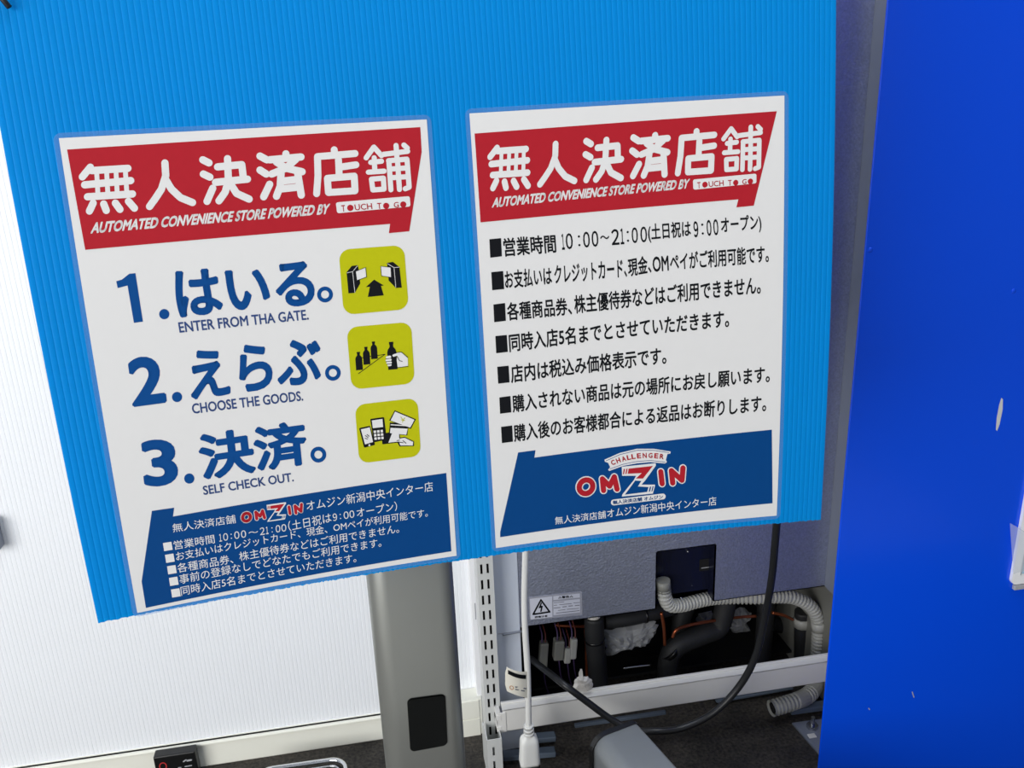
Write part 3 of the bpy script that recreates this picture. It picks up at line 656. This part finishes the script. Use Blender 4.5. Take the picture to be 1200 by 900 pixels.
# warning label
LY = SY - .0006
Zw = lambda x, y: at(600 + x / 13.333, 680 + y / 13.333, LY)
wl = thing('warning_label', 'silver warning label with a lightning triangle on the slate panel', 'label', tuple(Zw(680, 420)))
def flat(name, polys, m, y, parent, zf=Zw):
    bm = B()
    for p in polys:
        f = bm.faces.new([bm.verts.new(Vector((zf(a, b).x, y, zf(a, b).z))) for a, b in p])
    bm.normal_update(); bmesh.ops.triangulate(bm, faces=bm.faces[:])
    for f in bm.faces:
        f.normal_update()
        if f.normal.y > 0: f.normal_flip()
    return obj(name, bm, m, parent)
bm = B(); prism(bm, [(Zw(a, b).x, Zw(a, b).z) for a, b in rquad([(262, 268), (1092, 172), (1104, 545), (280, 622)], .06)], lambda x, z, y: Vector((x, y, z)), LY, SY); obj('plate', bm, 'labelgrey', wl)
flat('white_field', [[(278, 290), (625, 250), (632, 570), (290, 612)], [(645, 248), (1058, 205), (1060, 268), (645, 308)], [(645, 335), (1060, 290), (1064, 500), (648, 545)]], 'label', LY - .0003, wl)
flat('warning_triangle', strokes([[(452, 305), (588, 492), (330, 530), (452, 305)]], 26) + [[(450, 345), (470, 345), (455, 395), (482, 400), (462, 490), (438, 490), (450, 430), (412, 435)]], 'black', LY - .0005, wl)
def lsurf(BL, BR, TL, s, t):
    A, Bq, C = Zw(*BL), Zw(*BR), Zw(*TL); P = A + (Bq - A) * s + (C - A) * t; P.y = LY - .0006; return P
text('感電注意', (355, 590), (555, 568), (352, 560), 'black', wl, .02, surf=lsurf)
text('△警告△', (720, 288), (955, 265), (718, 250), 'black', wl, .03, surf=lsurf)
flat('small_print', strokes([[9, (655, 352), (810, 335)], [9, (655, 390), (700, 386)], [9, (740, 380), (930, 362)], [9, (960, 352), (1055, 345)], [12, (655, 432), (750, 424)], [12, (790, 415), (850, 408)], [12, (885, 402), (945, 396)], [12, (985, 394), (1050, 388)], [9, (720, 470), (830, 456)], [9, (860, 452), (1040, 436)], [11, (690, 512), (1050, 472)]], 9), 'greyink', LY - .0005, wl)

# ---- pipes and things inside the bay (each pipe is a part of the showcase machinery)
def pipe(name, pts, rpx, m, parent=sc, seg=14, n=8, rf=None, step=None):
    path = pxpath(pts, n); r = rpx * mpp(path[len(path) // 2]); bm = B(); tube(bm, path, r, seg, rf and (lambda i, k: rf(i, k) * r)); return obj(name, bm, m, parent)
def ferrule(pts, rpx, m, parent): return pipe('joint_ring', pts, rpx, m, parent, 14, 1)
pA = pipe('insulated_pipe', [(696, 722, .72), (697, 750, .72), (700, 780, .72), (702, 812, .72)], 11.5, 'blackrub')
ferrule([(697, 748, .72), (697.3, 750.5, .72)], 12, 'blackplastic', pA); pipe('pipe_end', [(695, 719, .72), (695.6, 725, .72)], 8.5, 'cloth', pA, n=1)
pB = pipe('insulated_pipe', [(708, 728, .74), (740, 724, .74), (790, 712, .76)], 9, 'blackrub')
ferrule([(727, 726, .74), (729, 725.7, .74)], 9.6, 'blackplastic', pB); ferrule([(755, 721, .745), (757, 720.7, .745)], 9.6, 'blackplastic', pB)
pC = pipe('insulated_pipe', [(852, 695, .74), (849, 715, .74), (842, 735, .74), (822, 744, .735), (795, 756, .73), (784, 772, .73), (782, 800, .73)], 12, 'blackrub')
ferrule([(783, 760, .73), (786.5, 762.5, .73)], 13.5, 'blackplastic', pC)
pipe('insulated_pipe', [(806, 705, .8), (798, 730, .8), (800, 760, .8)], 11, 'blackrub')
pipe('insulated_pipe', [(898, 700, .78), (896, 735, .78), (893, 775, .78)], 10, 'blackrub')
pipe('insulated_pipe', [(902, 730, .85), (925, 738, .85), (934, 765, .85)], 9, 'blackrub')
pF = pipe('insulated_pipe', [(941, 716, .75), (940.5, 740, .75), (940, 775, .75)], 9.5, 'blackrub')
pipe('hose_clamp', [(940.5, 723, .75), (940.3, 733, .75)], 10.2, 'hose', pF, n=1)
for pts in ([(650, 733, .78), (690, 734, .78), (722, 731, .78)], [(686, 738, .76), (687, 765, .76), (688, 800, .76)], [(775, 718, .72), (778, 735, .72), (779, 756, .72)], [(788, 747, .70), (793, 738, .70), (806, 733, .71), (826, 729, .72), (860, 724, .76), (886, 722, .76)], [(905, 718, .74), (918, 721, .74), (929, 726, .75)]):
    pipe('copper_pipe', pts, 1.9, 'copper', seg=8)
# drain hose with ribs
def ribbed(name, pts, rpx, parent=None, ystep=.0031, smooths=()):
    raw = smooth_path([at(*p) for p in pts], 12); path = resample(raw, ystep / 2); r = rpx * mpp(path[len(path) // 2]); n = len(path)
    def rf(i, k):
        if any(a <= i / n <= b for a, b in smooths): return r * 1.04
        return r * (1.05 if (i // 2) % 2 == 0 else .86)
    bm = B(); tube(bm, path, r, 16, rf, caps=False)
    o = obj(name, bm, 'hose', parent)
    for p in o.data.polygons: p.use_smooth = False
    return o
dh = ribbed('drain_hose', [(778, 690, .655), (779, 700, .655), (785, 709, .66), (800, 709, .67), (815, 705, .68), (835, 701, .69), (857, 700, .69), (885, 700, .68), (912, 699, .68), (932, 701, .68), (950, 711, .68), (958, 727, .68), (959, 745, .68), (957, 775, .68), (954, 800, .68)], 7.7, sc, .0042)
ribbed('hose_outlet', [(955, 795, .67), (954, 806, .645), (945, 816, .62), (928, 823, .605), (903, 830.5, .598)], 9.2, dh, .0042, ((.0, .04), (.17, .3), (.48, .64)))
hp = at(906, 829.5, .598); bm = B(); tube(bm, [hp, hp + (at(903, 832, .6) - at(928, 824, .6)).normalized() * .003], .011, 12); obj('bore_shade', bm, 'dark', dh)  # dark plug painted as the shade inside the open hose end
pipe('hose_cuff', [(777, 680, .655), (778, 692, .655)], 8.4, 'cuff', dh, n=2)
pipe('hose_coupling', [(959, 728, .68), (959, 738, .68)], 8.6, 'hose', dh, n=2)
# compressor and little hardware deep in the bay
def lathe(bm, c, prof, seg=24):
    rings = [[bm.verts.new(c + Vector((r * math.cos(2 * math.pi * k / seg), r * math.sin(2 * math.pi * k / seg), z))) for k in range(seg)] for r, z in prof]
    for a, b in zip(rings, rings[1:]):
        for k in range(seg): bm.faces.new((a[k], a[(k + 1) % seg], b[(k + 1) % seg], b[k])).smooth = True
cc = at(745, 800, .92); bm = B(); lathe(bm, Vector((cc.x, cc.y, bzf)), [(.085, 0), (.09, .02), (.09, .10), (.08, .13), (.05, .145), (.001, .15)]); obj('compressor', bm, 'blackplastic', sc)
pipe('steel_rod', [(730, 783, .76), (745, 781, .76), (763, 779, .76)], 1.6, 'steel', seg=8)
for (x, y, h, wd, m) in ((637, 768, 34, 10, 'cuff'), (655, 762, 26, 12, 'cuff'), (665, 768, 20, 8, 'hose'), (672, 760, 27, 8, 'hose')):
    p = at(x, y, .71); k = mpp(p); bm = B(); box(bm, p.x - wd * k / 2, p.x + wd * k / 2, .705, .705 + wd * k, p.z - h * k / 2, p.z + h * k / 2, .003, 2, Matrix.Translation(p) @ Matrix.Rotation(math.radians(5), 4, 'Y') @ Matrix.Translation(-p)); cn = obj('wire_connector', bm, m, sc)
    for q_, mm in ((-2, 'copperwire'), (2, 'redwire')):
        pipe('wire', [(x + q_ - 4, y - h / 2 - 22, .74), (x + q_, y - h / 2 - 8, .72), (x + q_, y - h / 2 + 2, .712)], .9, mm, cn, seg=6, n=4)
    pipe('wire', [(x, y + h / 2 - 2, .712), (x + 2, y + h / 2 + 15, .73), (x + 6, y + h / 2 + 28, .76)], .9, 'copperwire', cn, seg=6, n=4)
def crumple(name, outline, y, m, parent, depth=.02, seed=1, res=14):
    """a crushed sheet or wad filling a measured outline"""
    P = [at(a, b, y) for a, b in outline]; ctr = sum(P, Vector()) / len(P); bm = B(); n = len(P); rings = []
    dense = []
    for i in range(n):
        for k in range(4): dense.append(P[i].lerp(P[(i + 1) % n], k / 4))
    for r in range(1, 7):
        t = r / 6; row = []
        for i, p in enumerate(dense):
            q = ctr.lerp(p, t * (1 + .05 * math.sin(i * 2.1 + seed))); nz = noise.noise(q * 60 + Vector((seed * 9.1, 0, 0))) + .6 * noise.noise(q * 140 + Vector((0, seed * 5.3, 0)))
            q = q + Vector((0, -depth * math.sqrt(max(0, 1 - t * t)) + nz * depth * .45 * (1 - t * .3), 0)); row.append(bm.verts.new(q))
        rings.append(row)
    c0 = bm.verts.new(ctr + Vector((0, -depth, 0))); m_ = len(dense)
    for i in range(m_): bm.faces.new((c0, rings[0][i], rings[0][(i + 1) % m_]))
    for a, b in zip(rings, rings[1:]):
        for i in range(m_): bm.faces.new((a[i], b[i], b[(i + 1) % m_], a[(i + 1) % m_]))
    back = bm.verts.new(ctr + Vector((0, depth * .5, 0)))
    for i in range(m_): bm.faces.new((back, rings[-1][(i + 1) % m_], rings[-1][i]))
    bmesh.ops.recalc_face_normals(bm, faces=bm.faces); return obj(name, bm, m, parent)
crumple('plastic_wrap', [(708, 738), (740, 732), (766, 727), (771, 733), (766, 745), (757, 755), (738, 759), (722, 761), (711, 768), (708, 752)], .75, 'clearplastic', sc, .02, 2)
crumple('plastic_wrap', [(858, 716), (870, 711), (880, 718), (872, 726), (880, 739), (860, 742), (850, 732)], .84, 'clearplastic', sc, .02, 3)
crumple('plastic_wrap', [(815, 728), (818, 719), (834, 716), (838, 722), (830, 731)], .86, 'clearplastic', sc, .015, 5)
kn = crumple('knotted_wad', [(671, 806), (674, 796), (678, 792), (680, 784), (682, 784), (683, 793), (688, 792), (694, 797), (695, 805), (688, 811), (676, 811)], RY + .012, 'cloth', None, .009, 7)
tag(kn, 'small knotted wad of whitish tape sitting on the rail by a black pipe', 'tape')
# small grey cable tie on the pale side panel
tk = pipe('cable_clip', [(589, 744, SY - .003), (600, 742, SY - .003), (611, 740, SY - .003)], 1.4, 'strip', sc, seg=6)

# ================================================================== CORDS
wc = thing('white_power_cord', 'white power cord with a plug and caution tag hanging below the blue board', 'power cord', tuple(at(621, 870, .50)))
CY = .50
pipe('cable', [(616, 630, CY), (615.5, 660, CY), (614.6, 700, CY), (615.5, 740, CY), (618, 780, CY), (619, 815, CY), (619.5, 850, CY)], 3.7, 'whitecord', wc, seg=12)
def plugpath(): return None
for k in range(3):
    pipe('strain_relief', [(619.5 + k * .1, 849.5 + k * 4, CY), (619.6 + k * .1, 852 + k * 4, CY)], 5.8 + k * .3, 'whitecord', wc, n=1)
# moulded plug body
bm = B(); prof = [(858, 4.8), (861, 5.5), (864, 9), (868, 10.3), (880, 10.8), (891, 11.5), (893, 11.7)]; rings = []
for yy, hw in prof:
    p = at(620 + (yy - 860) * .02, yy, CY); k = mpp(p) * hw
    rings.append([bm.verts.new(p + Vector((k * max(-1, min(1, 1.25 * math.cos(a))), .75 * k * max(-1, min(1, 1.25 * math.sin(a))), 0))) for a in [2 * math.pi * i / 20 for i in range(20)]])
for a, b in zip(rings, rings[1:]):
    for i in range(20): bm.faces.new((a[i], a[(i + 1) % 20], b[(i + 1) % 20], b[i])).smooth = True
bm.faces.new(rings[0]); bm.faces.new(rings[-1]); bmesh.ops.recalc_face_normals(bm, faces=bm.faces); obj('plug', bm, 'whitecord', wc)
p = at(620.5, 893, CY); bm = B(); box(bm, p.x - .018, p.x + .018, CY - .013, CY + .013, p.z - .03, p.z - .0005, .003); obj('socket', bm, 'blackplastic', wc)
# its continuation down to the floor
pipe('cable', [(620.5, 905, CY), (621, 940, CY), (630, 985, CY)], 3.7, 'cord', wc)
# caution tag, gently curled
tg = [[None] * 5 for _ in range(9)]; bm = B()
for i in range(9):
    s = i / 8
    for j in range(5):
        t = j / 4
        X = 592 + (619 - 592) * s; Ytop = 781 + (787 - 781) * s; Ybot = 809.5 + (818.5 - 809.5) * s ** 1.6
        if i == 0 and j in (0, 4): X += 2
        p = at(X, Ytop + (Ybot - Ytop) * t, CY - .004); p.y += -.006 * math.sin(math.pi * s); tg[i][j] = bm.verts.new(p)
for i in range(8):
    for j in range(4): bm.faces.new((tg[i][j], tg[i][j + 1], tg[i + 1][j + 1], tg[i + 1][j])).smooth = True
to = obj('caution_tag', bm, 'tagpaper', wc)
def ontag(polys, m, name):
    bm = B()
    for pl_ in polys:
        vs_ = []
        for X, Yy in pl_:
            s = (X - 592) / 27; p = at(X, Yy, CY - .0045); p.y += -.006 * math.sin(math.pi * s) - .0004; vs_.append(bm.verts.new(p))
        bm.faces.new(vs_)
    return obj(name, bm, m, to)
ontag([[(595 + k * 2.1, 784.2 + k * .6), (595 + k * 2.1, 788.8 + k * .6), (597.1 + k * 2.1, 789.4 + k * .6), (597.1 + k * 2.1, 784.8 + k * .6)] for k in range(10)], 'black', 'heading_strip')
ontag(strokes([[1.4, (603.5, 802.5), (616, 806)], [1.2, (603.5, 805.3), (614, 808.3)]], 1), 'greyink', 'small_print')
ontag(ring(599, 804, 2.4, 1.7, 14), 'orange', 'round_mark')
bk = pipe('black_cable', [(622, 772, .66), (640, 786, .60), (662, 803, .545), (690, 824, .53), (715, 842, .52), (740, 855, .50), (770, 857, .48), (800, 853, .48), (835, 836, .48), (865, 806, .48), (885, 770, .47), (896, 725, .46), (904, 680, .44), (908, 640, .42), (912, 590, .40)], 4.1, 'cord', None, seg=12, n=10)
tag(bk, 'thick black cable looping down from the blue board across the white rail', 'cable')

# ================================================================== GREY BAR at the bottom
bz = ZF - 1.0
Pr = atz(745, 845, bz); ax = (atz(795, 900, bz) - Pr).normalized(); wx = Vector((-ax.y, ax.x, 0)); wx = wx if wx.x > 0 else -wx
gb = thing('gate_housing', 'low rounded grey metal housing with a black end cap, at the bottom edge', 'housing', (Pr.x, Pr.y, 0))
def barprof(w, h, r1, r2, n=8):
    out = [(0, 0)]
    for i in range(n + 1):
        a = math.radians(180 - 90 * i / n); out.append((r1 + r1 * math.cos(a), h - r1 + r1 * math.sin(a)))
    for i in range(n + 1):
        a = math.radians(90 - 90 * i / n); out.append((w - r2 + r2 * math.cos(a), h - r2 + r2 * math.sin(a)))
    out.append((w, 0)); return out
BW = .086
bm = B(); prism(bm, barprof(BW, bz - .002, .026, .006), lambda x, z, t: Pr + wx * (x - BW) + ax * t + Vector((0, 0, .002 + z - bz)), .006, .5)
for f in bm.faces: f.smooth = abs(f.normal.dot(ax)) < .5
obj('housing', bm, 'housing', gb)
bm = B(); prism(bm, barprof(BW + .006, bz + .001, .029, .009), lambda x, z, t: Pr + wx * (x - BW - .003) + ax * t + Vector((0, 0, z - bz)), -.004, .006); obj('end_cap', bm, 'blackplastic', gb)

# ================================================================== BLUE CABINET
BY = .36
bx = (at(1033, 0, BY).x + at(965, 900, BY).x) / 2
cab = thing('blue_cabinet', 'tall glossy royal blue cabinet filling the right side', 'cabinet', (bx + .4, BY + .02, 0))
bm = B(); box(bm, bx, bx + .8, BY, BY + .004, .0, 2.4, .001, 2); obj('front_panel', bm, 'cabblue', cab)
bm = B(); box(bm, bx + .34, bx + .8, BY + .004, 1.2, 0.0, 2.39, .001); obj('body', bm, 'cabblue', cab)
def onc(x, y): return at(x, y, BY - .0006)
flat('white_sliver', [[(1173.5, 466), (1175.3, 468), (1175, 480), (1171.5, 497), (1168.5, 505), (1167, 503.5), (1168, 490), (1171, 474)]], 'white', BY - .0006, cab, onc)  # thin white lens-shaped sliver on the front panel
for P in ((1020, 293), (1188, 341)):
    bm = B(); bmesh.ops.create_uvsphere(bm, u_segments=10, v_segments=6, radius=.0038, matrix=Matrix.Translation(at(*P, BY)) @ Matrix.Scale(.35, 4, (0, 1, 0))); obj('dimple', bm, 'cabblue', cab, True)
flat('scratch', strokes([[1.2, (1069, 811), (1071, 817)], [1.2, (1018, 830), (1019, 831.5)]], 1), 'greymark', BY - .0006, cab, onc)
# sign holder at the right edge
HYs = BY - .006
Pq = lambda x, y: at(x, y, HYs)
sh = thing('sign_holder', 'white framed sign holder on the blue cabinet, cut by the right edge', 'sign', tuple(at(1200, 600, BY)))
a = at(1184.5, 686, HYs); t_ = at(1203, 440, HYs); SX = a.x
poly = rquad([(SX + .004, t_.z), (SX + .22, t_.z), (SX + .22, a.z - .0), (SX, a.z)], .05, 6)
bm = B(); prism(bm, poly, lambda x, z, y: Vector((x, y, z)), HYs, BY - .0004); obj('frame', bm, 'framewhite', sh)
bm = B(); box(bm, SX + .016, SX + .205, HYs - .0006, HYs, a.z + .02, t_.z - .015); obj('inset_sheet', bm, 'paleblue', sh)
bm = B(); box(bm, SX + .0145, SX + .0162, HYs - .0012, HYs, a.z + .018, t_.z - .013); obj('inset_edge', bm, 'greymark', sh)
flat('clear_flap', [[(1182, 612), (1200, 622), (1200, 668), (1186, 672)]], 'acrylic', HYs - .003, sh, Pq)
bm = B(); b3 = at(1189, 687, HYs); box(bm, b3.x, b3.x + .03, HYs - .001, BY - .0004, b3.z - .008, b3.z + .001, .001); obj('clip', bm, 'greymark', sh)

# ================================================================== THINGS ON THE FLOOR at the lower left
DY = .705
dc = [at(179, 888, DY), at(228, 879, DY)]
kk = mpp(dc[0]); ang = math.atan2(dc[1].z - dc[0].z, dc[1].x - dc[0].x) 
dv = thing('black_remote_box', 'small black control box with a red ringed button in front of the baseboard', 'control box', (dc[0].x + .03, DY + .01, 0))
wd = (dc[1] - dc[0]).length; hz = dc[0].z
bm = B(); box(bm, dc[0].x, dc[0].x + wd, DY, DY + .022, .0, hz, .0025, 2); obj('casing', bm, 'blackplastic', dv)
def ond(x, y): return at(x, y, DY - .0005)
flat('record_button', ring(191, 898, 4.6, 3.4, 20), 'ringred', DY - .0005, dv, ond)
text_s = lambda BL, BR, TL, s, t: (lambda P: Vector((P.x, DY - .0005, P.z)))(ond(*BL) + (ond(*BR) - ond(*BL)) * s + (ond(*TL) - ond(*BL)) * t)
flat('button_print', strokes([[1.6, (215, 892.5), (218, 890.5)], [2, (219.5, 891.5), (224, 890.6)], [1.2, (217, 898.3), (224.5, 897)], [1.2, (209, 899.8), (212, 899.3)]], 1), 'greymark', DY - .0005, dv, ond)
# chrome rimmed tray lying on the floor, only its far edge in view
tz = .035
tA = atz(300, 903, tz); tB = atz(392, 890, tz); tC = atz(410, 900, tz)
ty = thing('chrome_tray', 'chrome rimmed dark tray with rounded corners on the floor, at the bottom edge', 'tray', (tB.x - .05, tB.y - .1, 0))
dx = (tB - tA).normalized(); dy = Vector((dx.y, -dx.x, 0)); c0 = tB + dx * .022
cr = .03; L = .17; Dp = .24
def trp(r_off):
    c = []
    for (ox, oy, a0) in ((-cr, cr, -90), (-cr, Dp - cr, 0), (-L + cr, Dp - cr, 90), (-L + cr, cr, 180)):
        for i in range(7):
            a = math.radians(a0 + 90 * i / 6); c.append(c0 + dx * (ox + (cr - r_off) * math.cos(a)) + dy * (oy + (cr - r_off) * math.sin(a)))
    return c
rp_ = trp(0); bm = B(); tube(bm, rp_ + rp_[:1], .0045, 8, caps=False); obj('rim', bm, 'chrome', ty)
bm = B(); q = trp(.003); prism(bm, [(p.x, p.y) for p in q], lambda x, y, z: Vector((x, y, z)), 0.0, tz - .008); obj('pan', bm, 'blackplastic', ty)
bm = B(); q = trp(.012); tube(bm, [p + Vector((0, 0, -.004)) for p in q + q[:1]], .002, 6, caps=False); obj('inner_rim', bm, 'steel', ty)
# dark catch at the left edge of the sheet wall
p = at(1, 628, WY - .02); bm = B(); box(bm, p.x - .03, p.x - .004, WY - .03, WY - .001, at(1, 644, WY - .02).z, at(1, 607, WY - .02).z, .004, 3)
hl = obj('wall_catch', bm, 'strip'); tag(hl, 'dark grey catch on the white fluted wall, cut by the left edge', 'catch')
